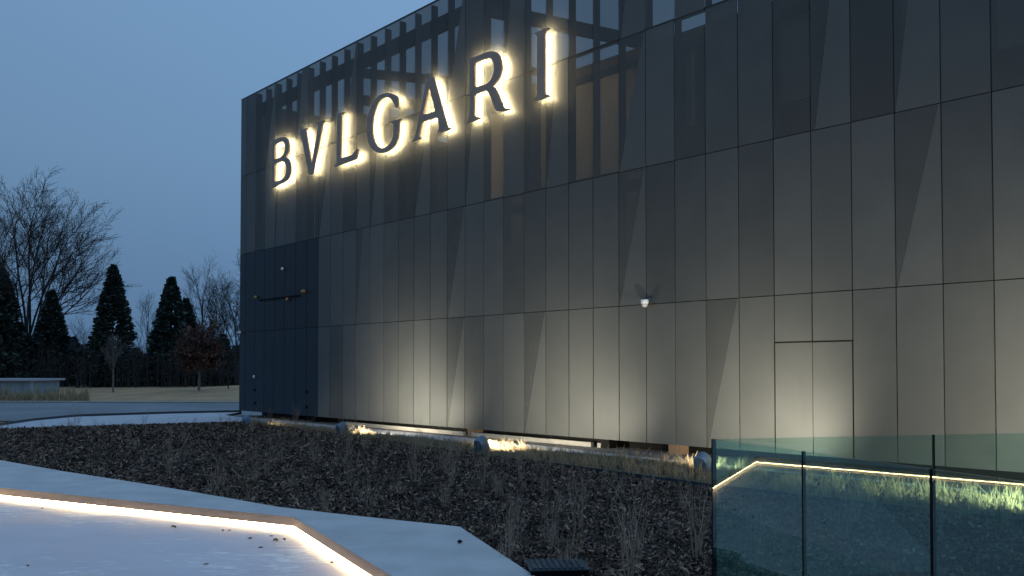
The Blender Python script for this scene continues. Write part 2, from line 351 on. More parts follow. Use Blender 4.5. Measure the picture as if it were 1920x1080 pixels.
# riser below the slab, set back so that the LED strip sits under the nosing
def offset_line(pts, d):
    out = []
    for i, q in enumerate(pts):
        a = (pts[i] - pts[i - 1]).normalized() if i > 0 else None; b = (pts[i + 1] - pts[i]).normalized() if i < len(pts) - 1 else None
        t = ((a or b) + (b or a)).normalized(); nn = Vector((-t.y, t.x, 0)); k = 1 / max(.5, nn.dot(Vector((-(a or b).y, (a or b).x, 0))))
        out.append(q + nn * d * k)
    return out
back = offset_line(kt, .045)
V, Fs = [], []
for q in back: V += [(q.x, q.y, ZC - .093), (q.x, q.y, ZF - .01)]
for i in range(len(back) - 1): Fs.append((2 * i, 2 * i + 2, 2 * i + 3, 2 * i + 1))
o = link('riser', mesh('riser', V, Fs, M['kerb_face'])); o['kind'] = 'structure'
led = empty('led_strip', kt[4] + Vector((0, 0, -.085))); lo = led.location.copy()
tag(led, 'warm glowing light strip under the kerb nosing round the pale court', 'light strip')
la, lb = offset_line(kt, .006), offset_line(kt, .030)
for i in range(len(kt) - 1):
    a0, a1, b0, b1 = la[i], la[i + 1], lb[i], lb[i + 1]
    V = [Vector((q.x, q.y, z)) - lo for z in (ZC - .0955, ZC - .108) for q in (a0, a1, b1, b0)]
    link('strip_run', mesh('strip_run', V, [(0, 1, 2, 3), (7, 6, 5, 4), (0, 4, 5, 1), (1, 5, 6, 2), (2, 6, 7, 3), (3, 7, 4, 0)], M['led']), led)
for (i0, f0) in ((3, .42), (4, .40)):
    q = kt[i0].lerp(kt[i0 + 1], f0); d_ = (kt[i0 + 1] - kt[i0]).normalized(); n_ = Vector((d_.y, -d_.x, 0))
    V = [q + d_ * sx + n_ * .0015 + Vector((0, 0, z)) for z in (-.002, -.092) for sx in (-.002, .002)]
    o = link('kerb_joint', mesh('kerb_joint', V, [(0, 1, 3, 2)], M['seam'])); o['kind'] = 'structure'
# floor
fl = [Vector((-8.6, -6, ZF)), Vector((-8.3, 7.4, ZF)), back[2] + Vector((-.1, .1, ZF - ZC)), back[3] + Vector((0, .1, ZF - ZC)), back[4] + Vector((.05, .05, ZF - ZC)), back[5] + Vector((.05, .02, ZF - ZC)), back[6] + Vector((.05, 0, ZF - ZC)), back[7] + Vector((.05, 0, ZF - ZC)), back[8] + Vector((.05, 0, ZF - ZC))]
sheet('court_floor', fl, M['floor'])


# ------------------------------------------------------------------ mulch bed (ruled surface between coping and edging)
near = [Vector((-16, 19.5, -1.56)), outer[2].copy(), outer[3].copy(), outer[5].copy(), outer[7].copy(), outer[8].copy(), outer[9].copy(), outer[10].copy(), outer[11].copy(), Vector((2.6, -1.0, -1.56))]
far = [gp(-420, 817, -1.95), gp(-150, 809, -1.95), gp(40, 804.5, -1.95), gp(250, 797.5, -1.95), gp(455, 792, -1.95), gp(640, 815, -1.95), gp(836, 845, -1.95), gp(1011, 869, -1.95), gp(1330, 916, -1.95)]
far.append(far[-1] + XD * 13)
for q in near: q.z = -1.56
def bedpt(s, t):
    """s,t in 0..1 -> point on bed"""
    s = np.asarray(s) * (len(near) - 1); i = np.minimum(s.astype(int), len(near) - 2); f = (s - i)[:, None]
    A = np.array(near)[i] * (1 - f) + np.array(near)[i + 1] * f; B = np.array(far)[i] * (1 - f) + np.array(far)[i + 1] * f
    t = np.asarray(t)[:, None]; P = A * (1 - t) + B * t
    tt = t[:, 0]
    und = .05 * np.sin(P[:, 0] * 1.7 + P[:, 1] * .9) * np.sin(P[:, 1] * 1.3 - P[:, 0] * .6) + .02 * np.sin(P[:, 0] * 6.1) * np.cos(P[:, 1] * 5.3)
    P[:, 2] += und * np.clip(np.minimum(tt, 1 - tt) * 8, 0, 1) + .10 * np.sin(np.pi * np.clip(tt, 0, 1)) 
    return P
ns, ntt = 220, 60
S, T = np.meshgrid(np.linspace(0, 1, ns), np.linspace(0, 1, ntt), indexing='ij')
P = bedpt(S.ravel(), T.ravel())
idx = np.arange(ns * ntt).reshape(ns, ntt)
Fq = np.stack([idx[:-1, :-1], idx[1:, :-1], idx[1:, 1:], idx[:-1, 1:]], -1).reshape(-1, 4)
o = link('soil_bed', fast('soil_bed', P, Fq, M['soil'])); o['kind'] = 'structure'
for q in o.data.polygons: q.use_smooth = True

def chips(n_try):
    s = np.random.rand(n_try); t = np.random.rand(n_try); P = bedpt(s, t)
    P2 = bedpt(np.clip(s + 1e-3, 0, 1), t); P3 = bedpt(s, np.clip(t + 1e-3, 0, 1))
    area = np.abs((P2 - P)[:, 0] * (P3 - P)[:, 1] - (P2 - P)[:, 1] * (P3 - P)[:, 0])
    d = np.linalg.norm(P, axis=1); inview = (P[:, 1] > 3) & (np.abs(P[:, 0]) < P[:, 1] * .64 + .6)
    wgt = area / np.maximum(d, 5) ** 1.35 * np.where(inview, 1, .06)
    keep = np.random.rand(n_try) < wgt / np.quantile(wgt, .985); return P[keep], d[keep]
P, d = chips(1300000); n = len(P)
if n > 420000: P, d = P[:420000], d[:420000]; n = len(P)
yaw = np.random.rand(n) * 6.283; tilt = np.random.randn(n) * .55; roll = np.random.randn(n) * .5
Ln = (.007 + .024 * np.random.rand(n) ** 1.5) * np.maximum(1, (d / 9) ** .6); Wd = Ln * (.18 + .3 * np.random.rand(n))
U = np.stack([np.cos(yaw) * np.cos(tilt), np.sin(yaw) * np.cos(tilt), np.sin(tilt)], 1)
Vv = np.stack([-np.sin(yaw) * np.cos(roll), np.cos(yaw) * np.cos(roll), np.sin(roll)], 1)
C = P + np.array([0, 0, 1]) * (.006 + np.random.rand(n) ** 2 * .035)[:, None]
o = link('bark_mulch', quads('bark_mulch', C, U * Ln[:, None], Vv * Wd[:, None], M['chip'])); o['kind'] = 'stuff'
tag(o, 'dark bark mulch covering the planting bed between court and facade', 'mulch')

# steel edging between mulch and grass strip
edg = [gp(836, 849, -1.93), gp(1011, 868, -1.93), gp(1330, 912, -1.93)]; edg.append(edg[-1] + XD * 10)
V, Fs = [], []
for q in edg: V += [(q.x, q.y, -2.0), (q.x, q.y, -1.885), (q.x + .02, q.y + .012, -1.885), (q.x + .02, q.y + .012, -2.0)]
for i in range(len(edg) - 1):
    for j in range(3): Fs.append((4 * i + j, 4 * i + 4 + j, 4 * i + 5 + j, 4 * i + 1 + j))
tag(link('bed_edging', mesh('bed_edging', V, Fs, M['edge'])), 'thin blue grey steel edging between the mulch and the dry grass strip', 'edging')

# ground under the grass strip
fs = far[4:] ; inner_line = fore[3:-1] + [fore[-1]]
sheet('grass_verge', [Vector((q.x, q.y, -1.965)) for q in fs] + [Vector((q.x, q.y, -1.962)) for q in inner_line[::-1]], M['soil'])
def strip_pts(n):
    """random points in the strip between edging and path, long coordinate in pixels of the survey"""
    fx = np.array([[455, 792, 790.5], [560, 806, 797], [640, 818, 806.5], [870, 852, 830.5], [1150, 890, 856], [1330, 914, 873], [1600, 952, 900], [1919, 998, 932]])
    out = []
    for _ in range(n):
        x = random.uniform(455, 1919) if random.random() < .8 else random.uniform(455, 1400)
        a = np.interp(x, fx[:, 0], fx[:, 1]); b = np.interp(x, fx[:, 0], fx[:, 2]); q = gp(x, random.uniform(b + .5, a), -1.96); out.append(q)
    return out
def grass(name, pts, blades, h, lean, m, wd=.0035):
    C0, C1, Ws = [], [], []
    for q in pts:
        k = random.uniform(.3, .95) if random.random() < .8 else random.uniform(1.1, 1.9)
        for _ in range(blades):
            a = random.uniform(0, 6.283); r = random.uniform(0, .05) * k; b0 = np.array([q[0] + r * math.cos(a), q[1] + r * math.sin(a), q[2]])
            ln = random.gauss(0, lean); ld = random.uniform(0, 6.283); hh = h * k * random.uniform(.4, 1)
            C0.append(b0); C1.append(b0 + np.array([math.cos(ld) * ln * hh, math.sin(ld) * ln * hh, hh])); Ws.append(wd)
    C0, C1 = np.array(C0), np.array(C1); n = len(C0); a = np.random.rand(n) * .9 - .45; sd = np.stack([np.cos(a), np.sin(a), a * 0], 1) * np.array(Ws)[:, None]
    mid = (C0 + C1) / 2 + np.random.randn(n, 3) * .01
    Vs = np.stack([C0 - sd, C0 + sd, mid + sd * .8, C1, mid - sd * .8], 1).reshape(-1, 3)
    return link(name, fast(name, Vs, np.arange(5 * n).reshape(n, 5), m))
pts = strip_pts(2600)
# denser clumps round the lamps
o = grass('dry_grass', pts, 10, .19, .5, M['drygrass']); o['kind'] = 'stuff'
tag(o, 'straw coloured dry grass along the strip beside the facade path', 'grass')

# ================================================================== BUILDING
bld = empty('building', P0, ROTZ)
tag(bld, 'large dark building clad in tall perforated metal panels', 'building')
GAP = .012
def flat_panel_mesh(wd, ht, m):
    v, f = boxv((GAP, 0, .009), (wd - GAP, .028, ht - .009)); return mesh('facade_panel', v, f, m)
pm_flat = flat_panel_mesh(W, H, M['panel']); pm_gate = flat_panel_mesh(W, H, M['gate'])
def tri_mesh(name, pts):
    V = [(x, 0, z) for x, z in pts] + [(x, .028, z) for x, z in pts]; n = len(pts)
    return mesh(name, V, [tuple(range(n)), tuple(range(2 * n - 1, n - 1, -1))] + [(i, (i + 1) % n, n + (i + 1) % n, n + i) for i in range(n)], M['panel'])
x0_, x1_, z0_, z1_ = GAP, W - GAP, .009, H - .009
# a panel of two sheets: open perforation upper left, dense perforation lower right of a diagonal
split_mesh = {}
for key, (bt, tt_) in {1: (.03, .96), 2: (.02, .50), 3: (.10, .62)}.items():
    xa, xb = x0_ + bt * W, x0_ + tt_ * (W - 2 * GAP); 
    split_mesh[key] = (tri_mesh('open_sheet', [(x0_, z0_), (xa, z0_), (xb, z1_), (x0_, z1_)]), tri_mesh('facade_panel', [(xa + .002, z0_), (x1_, z0_), (x1_, z1_), (xb + .002, z1_)]))
OP = .45
split = {0: {6: 1, 13: 1, 17: 1, -2: 1}, 1: {1: 1, 9: 1, 17: 1, 23: 2}, 2: {3: 3, 1: 2, 9: 1, 12: 2, 16: 2, 19: 1, 22: 3, 26: 1, 30: 2}, 3: {14: 2, 17: 1, 24: 1, 9: 3, 28: 2, 31: 1}}
perf = {0: set(), 1: {3, 8, 13, 14, 20}, 2: {-3, -1, 2, 4, 7, 10, 11, 13, 15, 18, 20, 21, 24, 27, 28, 32}, 3: {6, 8, 10, 11, 12, 13, 15, 18, 19, 20, 21, 22, 23, 25, 26, 27, 29, 30, 32}}
DH = 2.30
def add_panel(me, lx, z, op, name='facade_panel'):
    o = link(name, me, bld, (lx, 0, z)); o.color = (.42 if name == 'door_leaf' or abs(z - ZB - DH) < .1 else min(1, max(0, random.gauss(.5, .24))), 1, 1, 1 - op); return o
for r in range(4):
    for k in range(-4, 35):
        z = ZB + r * H; lx = -(k + 1) * W
        if r == 0 and k in (3, 4): continue
        gate = k >= 27 and r < 2
        dense = .035 + .05 * random.random() + (.02 if r > 1 else 0)
        if gate or k == 34:
            me = pm_gate if gate else pm_flat
            if k == 34:
                lx = -NC * W; me = flat_panel_mesh(W * (NC - 34), H, M['gate'] if gate else M['panel'])
            add_panel(me, lx, z, .02 if gate else .08, 'gate_panel' if gate else 'facade_panel')
        elif k in split[r]:
            ms = split_mesh[split[r][k]]
            add_panel(ms[0], lx, z, OP * (.85 if r > 1 else .62), 'open_sheet').color[0] = .30; add_panel(ms[1], lx, z, dense).color[0] = .64
        else:
            add_panel(pm_flat, lx, z, OP * random.uniform(.88, 1.05) * (1 if r > 1 else .6) if k in perf[r] else dense)
# double door in the bottom row with short panels above it
for k in (3, 4):
    v, f = boxv((GAP, 0, 0), (W - GAP, .028, H - DH - .022)); me = mesh('facade_panel', v, f, M['panel']); add_panel(me, -(k + 1) * W, ZB + DH + .013, .03)
    v, f = boxv((.012 if k == 4 else .006, .004, .009), (W - (.006 if k == 4 else .014), .03, DH - .014)); me = mesh('door_leaf', v, f, M['panel']); add_panel(me, -(k + 1) * W, ZB, .02, 'door_leaf')
boxes('door_frame', [((-5 * W - .016, -.004, ZB + DH - .016), (-3 * W + .016, .05, ZB + DH + .014)), ((-5 * W - .012, -.003, ZB), (-5 * W + .012, .05, ZB + DH - .017)), ((-3 * W - .014, -.003, ZB), (-3 * W + .010, .05, ZB + DH - .017))], M['black'], bld)
# dark backing rails behind every joint
LX0, LX1 = -NC * W, 4 * W
for r in range(1, 4): box('joint_rail', (LX0 + .02, .034, ZB + r * H - .05), (LX1, .07, ZB + r * H + .05), M['seam'], bld)
fin_me = None
v, f = boxv((-.012, .034, ZB + .02), (.012, .27, ZB + 4 * H - .03)); fin_me = mesh('fin', v, f, M['fin'])
for k in range(-4, 35):
    link('fin', fin_me, bld, (-k * W, 0, 0))
# edge return at the corner and side facade
side_me = flat_panel_mesh(W, H, M['panel'])
for r in range(4):
    for k in range(18):
        o = link('side_panel', side_me, bld, (LX0, .03 + (k + 1) * W, ZB + r * H), -math.pi / 2); o.color = (.5, 1, 1, .90 if r < 3 else .84)
box('corner_post', (LX0 + .03, .03, ZB), (LX0 + .15, .15, ZB + 4 * H - .02), M['fin'], bld)
box('top_rail', (LX0, -.004, ZB + 4 * H - .004), (LX1, .05, ZB + 4 * H + .03), M['steel'], bld)
# inner horizontal beams just behind the facade
TZ = ZB + 4 * H
box('beam', (LX0 + .2, .32, TZ - .78), (LX1, .52, TZ - .33), M['steel'], bld)
box('beam', (LX0 + .2, .30, ZB + 2 * H - .42), (LX1, .46, ZB + 2 * H - .16), M['steel'], bld)
# roof terrace framing seen through the mesh: level beams running into the building
def wbeam(a, b, zt, zb, th=.18):
    a = Vector((a[0], a[1], 0)); b = Vector((b[0], b[1], 0)); d = (b - a); Lh = d.length; rz = math.atan2(d.y, d.x)
    inv = Matrix.Rotation(-ROTZ, 4, 'Z') @ Matrix.Translation(-P0)
    q = inv @ a; o = box('roof_beam', (0, 0, zb), (Lh, th, zt), M['steel'], bld, (q.x, q.y, 0), rz - ROTZ); return o
a = dp(905, 2, 27.6); b = dp(1194, 60, 30.4); d = (b - a); a2 = a - d * .1; b2 = b + d * 1.6
wbeam(a2, b2, a.z + .02, a.z - .40)
wbeam(a2, b2, a.z - 1.75, a.z - 1.95)
a = dp(668, 127, 33.4); b = dp(812, 141, 34.2); d = (b - a); a2 = a - d * .15; b2 = b + d * .5
wbeam(a2, b2, a.z + .0, a.z - .32)
wbeam(a2, b2, a.z - 1.0, a.z - 1.36)
wbeam(a2, b2, a.z - 1.72, a.z - 2.3)
for t in (.0, .95):
    q = a + d * t; inv = Matrix.Rotation(-ROTZ, 4, 'Z') @ Matrix.Translation(-P0); q = inv @ q
    box('roof_post', (-.12, -.12, ZB), (.12, .12, a.z), M['steel'], bld, (q.x, q.y, 0))
# inner volume behind the mesh
OFF = 2.6
lxA, zA = wall(1202, 87, -OFF); lxL, _ = wall(893, 250, -OFF)
box('inner_wall', (lxL, OFF + .16, GZ), (LX1 + 2, OFF + .5, zA - .30), M['inner'], bld)
box('gutter', (lxL - .1, OFF, zA - .30), (LX1 + 2, OFF + .22, zA), M['gutter'], bld)
box('gutter_soffit', (lxL - .1, OFF + .02, zA - .46), (LX1 + 2, OFF + .155, zA - .302), M['steel'], bld)
box('inner_roof', (lxL, OFF + .5, GZ), (LX1 + 2, 16, zA - .05), M['inner_dark'], bld)
box('inner_block', (LX0 + 1.2, 4.5, GZ), (lxL - .02, 16, 8.6), M['inner_dark'], bld)
lx2, z2 = wall(1000, 345, -1.6); lx3, z3 = wall(880, 345, -1.6)
# lower floor set forward: dark wall with a ledge
lx4, z4 = wall(1420, 214, -1.5); lxM = wall(1225, 300, -1.5)[0]
box('ledge_wall', (lxM, 1.5, GZ), (LX1 + 2, 1.75, z4), M['inner_dark'], bld)
box('ledge', (lxM - .1, 1.42, z4), (LX1 + 2, 1.9, z4 + .07), M['gutter'], bld)
box('inner_screen', (LX0 + .4, 1.3, GZ), (lxM, 1.4, ZB + 1.30 * H), M['inner_dark'], bld)
lx5, z5 = wall(945, 495, -1.2); lx6, z6 = wall(1030, 400, -1.2)
link('stair_stringer', mesh('stair_stringer', [(lx5, 1.15, z5 - 1.6), (lx6, 1.15, z6 - 2.2), (lx6, 1.15, z6), (lx5, 1.15, z5), (lx5, 1.28, z5 - 1.6), (lx6, 1.28, z6 - 2.2), (lx6, 1.28, z6), (lx5, 1.28, z5)], [(0, 1, 2, 3), (7, 6, 5, 4), (0, 4, 5, 1), (1, 5, 6, 2), (2, 6, 7, 3), (3, 7, 4, 0)], M['inner_dark']), bld)
# mullions and openings on the inner wall
for px_, wd in ((1306, .10), (1540, .5), (1240, 1.2), (1390, 1.5), (1000, .15), (1640, .8)):
    lx, z = wall(px_, 150, -(OFF - .1)); box('inner_pier', (lx - wd / 2, OFF - .12, GZ), (lx + wd / 2, OFF + .16, zA - .47), M['inner_dark'], bld)
# stand-offs and low pale concrete kerb at the foot of the wall
def foot(px_, y_, wd, m, h0=GZ, h1=ZB + .02, d=.3):
    lx, z = wall(px_, y_, 0); box('foot_block', (lx - wd / 2, .05, h0), (lx + wd / 2, .05 + d, h1), m, bld)
foot(497, 776, .75, M['black']); foot(585, 784, .35, M['black']); foot(881, 806, .35, M['gutter']); foot(1128, 832, .4, M['black']); foot(1262, 842, .35, M['gutter'])
for pa, pb in ((650, 872), (888, 1112), (1124, 1130)):
    la_, lb_ = wall(pa, 800, -.1)[0], wall(pb, 830, -.1)[0]
    box('footing_kerb', (la_, .02, GZ), (lb_, .14, GZ + .12), M['pale_line'], bld)
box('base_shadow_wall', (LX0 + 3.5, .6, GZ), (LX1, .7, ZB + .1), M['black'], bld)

# gate fittings
for px_, py_ in ((478, 731), (478, 756), (575, 735), (575, 763)):
    lx, z = wall(px_, py_, .0); box('hinge', (lx - .05, -.03, z - .05), (lx + .05, -.001, z + .05), M['black'], bld)
lx, z = wall(487, 563, .0); lxb, zb_ = wall(562, 556, .0)
box('gate_bar', (lx, -.05, z - .04), (lxb, -.002, z + .02), M['black'], bld)

def small_light(px_, py_, label, m, r=.07):
    lx, z = wall(px_, py_, .06); q = wpt(lx, -.03, z); o = empty('wall_light', q, ROTZ); tag(o, label, 'wall light')
    V, Fs = lathe([(.02, -.06), (r, -.04), (r, .0), (r * .7, .04), (.01, .06)], 10)
    link('lamp_cover', mesh('lamp_cover', V, Fs, m, True), o, (0, -.05, 0)); box('bracket', (-.02, -.04, -.02), (.02, .027, .02), M['black'], o)
small_light(480, 557, 'small dark lamp on the facade at the left end of the gate bar', M['orange'])
small_light(539, 561, 'small dark lamp hanging under the middle of the gate bar', M['orange'], .06)
small_light(570, 546, 'amber lamp on the facade above the right end of the gate bar', M['orange'], .10)
small_light(530, 504, 'tiny pale sensor alone high on the dark gate panels', M['white'], .05)
small_light(477, 706, 'tiny pale sensor low on the gate near its left hinges', M['white'], .05)
small_light(450, 623, 'white sensor at the left edge of the facade beside the trees', M['white'], .09)

# security camera
lx, z = wall(1214, 566, .1); q = wpt(lx, 0, z)
cc = empty('security_camera', q, ROTZ); tag(cc, 'white dome security camera on a dark bracket on the metal facade', 'camera')
V, Fs = lathe([(.085, .05), (.09, .03), (.09, -.02), (.085, -.05)], 18); link('housing', mesh('housing', V, Fs, M['white'], True), cc, (0, -.20, 0))
V, Fs = lathe([(.075, -.050), (.072, -.08), (.055, -.11), (.03, -.128), (.004, -.134)], 18); link('dome', mesh('dome', V, Fs, mat('smoked dome', (.5, .5, .5), .1), True), cc, (0, -.20, 0))
boxes('bracket', [((-.03, -.20, .05), (.03, -.002, .09)), ((-.08, -.04, -.02), (.10, -.002, .10))], mat('camera bracket', (.03, .06, .08), .5), cc)

# ================================================================== SIGN LETTERS
def cv(pts, k, ox, oy): return [(ox + x / k, oy + y / k) for x, y in pts]
K4 = (6.75, 500, 200); K5 = (7.716, 670, 160); K6 = (5.141, 860, 30)
LET = {
 'B': (K4, [[(45, 432), (92, 424), (150, 395), (185, 384), (222, 380), (258, 402), (276, 440), (282, 490), (278, 550), (262, 600), (232, 636), (268, 655), (294, 700), (304, 770), (302, 830), (286, 880), (255, 925), (210, 955), (150, 985), (75, 1022), (38, 1035), (38, 1018), (58, 985), (58, 475), (45, 462)],
            [(96, 482), (140, 455), (188, 440), (214, 446), (230, 480), (232, 545), (216, 600), (185, 636), (140, 655), (96, 670)],
            [(96, 726), (150, 700), (195, 688), (226, 704), (244, 755), (246, 835), (226, 890), (185, 925), (140, 942), (96, 950)]]),
 'V': (K4, [[(408, 316), (410, 290), (512, 262), (510, 278), (492, 292), (500, 345), (566, 722), (652, 245), (640, 222), (640, 202), (735, 165), (733, 182), (708, 202), (694, 262), (576, 862), (532, 862), (430, 345)]]),
 'L': (K4, [[(876, 105), (878, 88), (975, 65), (975, 82), (948, 98), (940, 120), (932, 655), (1045, 622), (1095, 596), (1128, 540), (1156, 535), (1150, 590), (1134, 662), (850, 762), (852, 745), (882, 712), (892, 125)]]),
 'G': (K5, [[(580, 165), (588, 320), (555, 330), (540, 290), (515, 232), (475, 186), (425, 166), (380, 175), (330, 205), (290, 260), (255, 340), (230, 430), (216, 530), (214, 640), (220, 730), (238, 800), (265, 850), (300, 890), (345, 910), (395, 902), (445, 866), (485, 815), (512, 750), (520, 680), (520, 560), (500, 545), (450, 545), (440, 535), (640, 475), (655, 480), (652, 492), (604, 515), (598, 600), (594, 700), (575, 790), (535, 868), (480, 926), (420, 962), (365, 977), (310, 978), (255, 962), (205, 920), (165, 850), (142, 760), (132, 660), (134, 550), (150, 440), (178, 345), (215, 260), (265, 185), (320, 140), (390, 112), (460, 108), (525, 130)]]),
 'A': (K5, [[(1014, -128), (1088, -150), (1290, 570), (1298, 603), (1345, 615), (1345, 630), (1190, 690), (1163, 688), (1160, 667), (1182, 622), (1160, 458), (930, 527), (885, 735), (895, 752), (925, 755), (925, 765), (815, 808), (785, 812), (782, 798), (830, 765)],
            [(1035, 20), (945, 430), (1128, 377)]]),
 'R': (K6, [[(85, 432), (90, 415), (150, 396), (220, 365), (290, 340), (335, 337), (375, 355), (402, 400), (412, 460), (412, 520), (396, 585), (360, 640), (320, 673), (345, 688), (370, 730), (398, 800), (424, 870), (440, 890), (488, 890), (490, 900), (430, 920), (365, 920), (345, 895), (300, 762), (272, 718), (240, 720), (150, 757), (148, 958), (165, 972), (200, 975), (205, 985), (120, 1020), (80, 1035), (78, 1020), (102, 985), (105, 447), (98, 440)],
            [(152, 452), (215, 425), (295, 400), (322, 425), (338, 490), (332, 560), (305, 620), (265, 655), (205, 672), (152, 690)]]),
 'I': (K6, [[(725, 180), (728, 160), (865, 108), (875, 112), (868, 125), (826, 150), (824, 745), (835, 757), (873, 762), (870, 775), (780, 805), (725, 818), (720, 808), (755, 770), (752, 187), (740, 178)]]),
}
def soften(pts, lim):
    out = []; n = len(pts)
    for i in range(n):
        p0, p1, p2 = Vector(pts[i - 1]), Vector(pts[i]), Vector(pts[(i + 1) % n])
        a = min(.25, lim / max(1e-6, (p0 - p1).length)); b = min(.25, lim / max(1e-6, (p2 - p1).length))
        q0 = p1.lerp(p0, a); q1 = p1.lerp(p2, b); out += [tuple(q0), tuple(q1)]
    return out
FRONT, THK = .215, .055
desc = {'B': 'leftmost backlit letter B of the facade sign', 'V': 'backlit letter V between B and L on the facade', 'L': 'backlit letter L between V and G on the facade',
        'G': 'round backlit letter G in the middle of the facade sign', 'A': 'backlit letter A between G and R on the facade', 'R': 'large backlit letter R just left of the I on the facade', 'I': 'tall backlit letter I at the right end of the sign'}
for ch, (K, loops) in LET.items():
    uv = [[wall(x, y, FRONT) for x, y in cv(lp, *K)] for lp in loops]
    cx = sum(q[0] for q in uv[0]) / len(uv[0]); zb0 = min(q[1] for q in uv[0])
    root = empty('sign_letter', wpt(cx, -FRONT, zb0), ROTZ); tag(root, desc[ch], 'letter', 'backlit letters of the sign on the facade')
    def flat(off, ext):
        c = bpy.data.curves.new('letter_curve', 'CURVE'); c.dimensions = '2D'; c.fill_mode = 'BOTH'; c.extrude = ext; c.offset = off
        for lp in uv:
            lp = soften(lp, .05); lp = soften(lp, .02); s = c.splines.new('POLY'); s.points.add(len(lp) - 1)
            for i, (u_, z_) in enumerate(lp): s.points[i].co = (u_ - cx, z_ - zb0, 0, 1)
            s.use_cyclic_u = True
        t = bpy.data.objects.new('tmp', c); COL.objects.link(t); dg = bpy.context.evaluated_depsgraph_get(); dg.update()
        me = bpy.data.meshes.new_from_object(t.evaluated_get(dg)); bpy.data.objects.remove(t); bpy.data.curves.remove(c)
        me.transform(Matrix.Rotation(math.pi / 2, 4, 'X')); return me
    me = flat(0, THK / 2); me.materials.clear(); me.materials.append(M['letter']); link('letter_body', me, root, (0, THK / 2, 0))
    me = flat(-.018, .004); me.materials.clear(); me.materials.append(M['halo']); link('halo_lamp', me, root, (0, THK + .005, 0))
    xs = [q[0] - cx for q in uv[0]]; zs = [q[1] - zb0 for q in uv[0]]
    # two pins fix the letter to the facade
    for fx_, fz in ((.28, .3), (.28, .75)) :
        pxx = min(xs) + .06 + .16 * fx_; pz = fz * max(zs)
        box('fixing_pin', (pxx - .008, THK, pz - .008), (pxx + .008, FRONT - .001, pz + .008), M['seam'], root)

# ================================================================== FLOODLIGHTS
def cowl_mesh():
    V, Fs = [], []; seg = 10
    prof = []
    for i in range(seg + 1):
        a = math.pi * i / seg; prof.append((.105 * math.cos(a), .17 + .105 * math.sin(a)))
    prof = [(.105, 0)] + prof + [(-.105, 0)]
    for yy, sx, sh in ((-.085, .86, 0), (-.05, 1.0, 0), (.09, 1.06, .0)):
        for x, z in prof: V.append((x * sx, yy, z * (1 if sx > .9 else .97) + sh))
    n = len(prof)
    for j in range(2):
        for i in range(n - 1): Fs.append((j * n + i, j * n + i + 1, (j + 1) * n + i + 1, (j + 1) * n + i))
        Fs.append((j * n + n - 1, j * n, (j + 1) * n, (j + 1) * n + n - 1))
    Fs.append(tuple(range(n))[::-1])
    return mesh('cowl', V, Fs, M['fixture'])
cow = cowl_mesh()
v, f = boxv((-.09, .06, .03), (.09, .066, .20)); lensm = mesh('lens', v, f, M['lens'])
v, f = boxv((-.02, -.02, -.22), (.02, .02, .06)); stakem = mesh('stake', v, f, M['black'])
def flood(px_, py_, target, label, E_, size=124, sc_=1.0):
    q = gp(px_, py_, -1.955); o = empty('floodlight', q); tag(o, label, 'floodlight', 'floodlights in the dry grass strip')
    t = wpt(*target); d = t - (q + Vector((0, 0, .2)))
    yaw_ = math.atan2(d.y, d.x) - math.pi / 2; o.rotation_euler = (0, 0, yaw_)
    a = link('cowl', cow, o, (0, 0, .04)); a.rotation_euler = (.42, 0, 0); a.scale = (sc_ * 1.3,) * 3
    b = link('lens', lensm, a); link('stake', stakem, o, (0, 0, .05))
    ld = bpy.data.lights.new('flood_lamp', 'SPOT'); ld.energy = E_; ld.spot_size = math.radians(size); ld.spot_blend = 1; ld.shadow_soft_size = .06; ld.color = (1.0, .92, .72)
    lo_ = bpy.data.objects.new('flood_lamp', ld); COL.objects.link(lo_); lo_.parent = o; lo_.location = (0, .16, .30)
    dl = Matrix.Rotation(-yaw_, 3, 'Z') @ (d.normalized()); lo_.rotation_euler = dl.to_track_quat('-Z', 'Y').to_euler()
    return o
def aim(px_, py_):
    lx, z = wall(px_, py_); return (lx, 0, z)
flood(467, 800, aim(640, 800), 'smallest and farthest floodlight of the row at the building corner', 60, 100)
flood(644, 817, aim(775, 728), 'second floodlight from the building corner beside the path', 1000)
flood(905, 850, aim(1045, 728), 'blue grey floodlight in the grass midway along the facade', 980)
flood(1318, 888, aim(1395, 722), 'large floodlight close beside the glass balustrade', 850, 124, 1.0)
flood(2120, 985, aim(1740, 690), 'floodlight in the grass past the right edge of the picture', 1750, 124)

# ================================================================== GLASS BALUSTRADE
GZT = None
A0 = gp(1337, 823.5, -.46); A1 = gp(1920, 903, -.46); B1 = gp(1920, 812, -.46)
u1 = (A1 - A0); u1.z = 0; u1.normalize(); u2 = (B1 - A0); u2.z = 0; u2.normalize()
GH, GB = -.46, -1.62
pw = .885
def run(origin, u, n, wd, label, sp):
    rz = math.atan2(u.y, u.x); o = empty('glass_balustrade', (origin.x, origin.y, GB), rz); tag(o, label, 'balustrade')
    for i in range(n):
        box('glass_pane', (i * wd + .007, -.009, .02), ((i + 1) * wd - .007, .009, GH - GB), M['glass'], o)
    box('base_channel', (-.02, -.04, -.12), (n * wd, .04, .06), M['box'], o)
    for i in range(n + 1):
        k = sp(i); box('joint', (i * wd - k, -.011, .02), (i * wd + k, .011, GH - GB + .001), M['black'], o)
    return o
la1 = gp(1508, 846.5, GH) - A0; la2 = gp(1750, 879.5, GH) - A0
print('pane lengths', la1.length, la2.length, (A1 - A0).length, u1, u2)
run(A0, u1, 4, la2.length / 2, 'clear blue green glass balustrade running towards the viewer', lambda i: .004 if i != 2 else .007)
run(A0 + u2 * .012, u2, 3, (gp(1748, 815.5, GH) - A0).length, 'glass balustrade panes behind, parallel to the top of the picture', lambda i: .003)
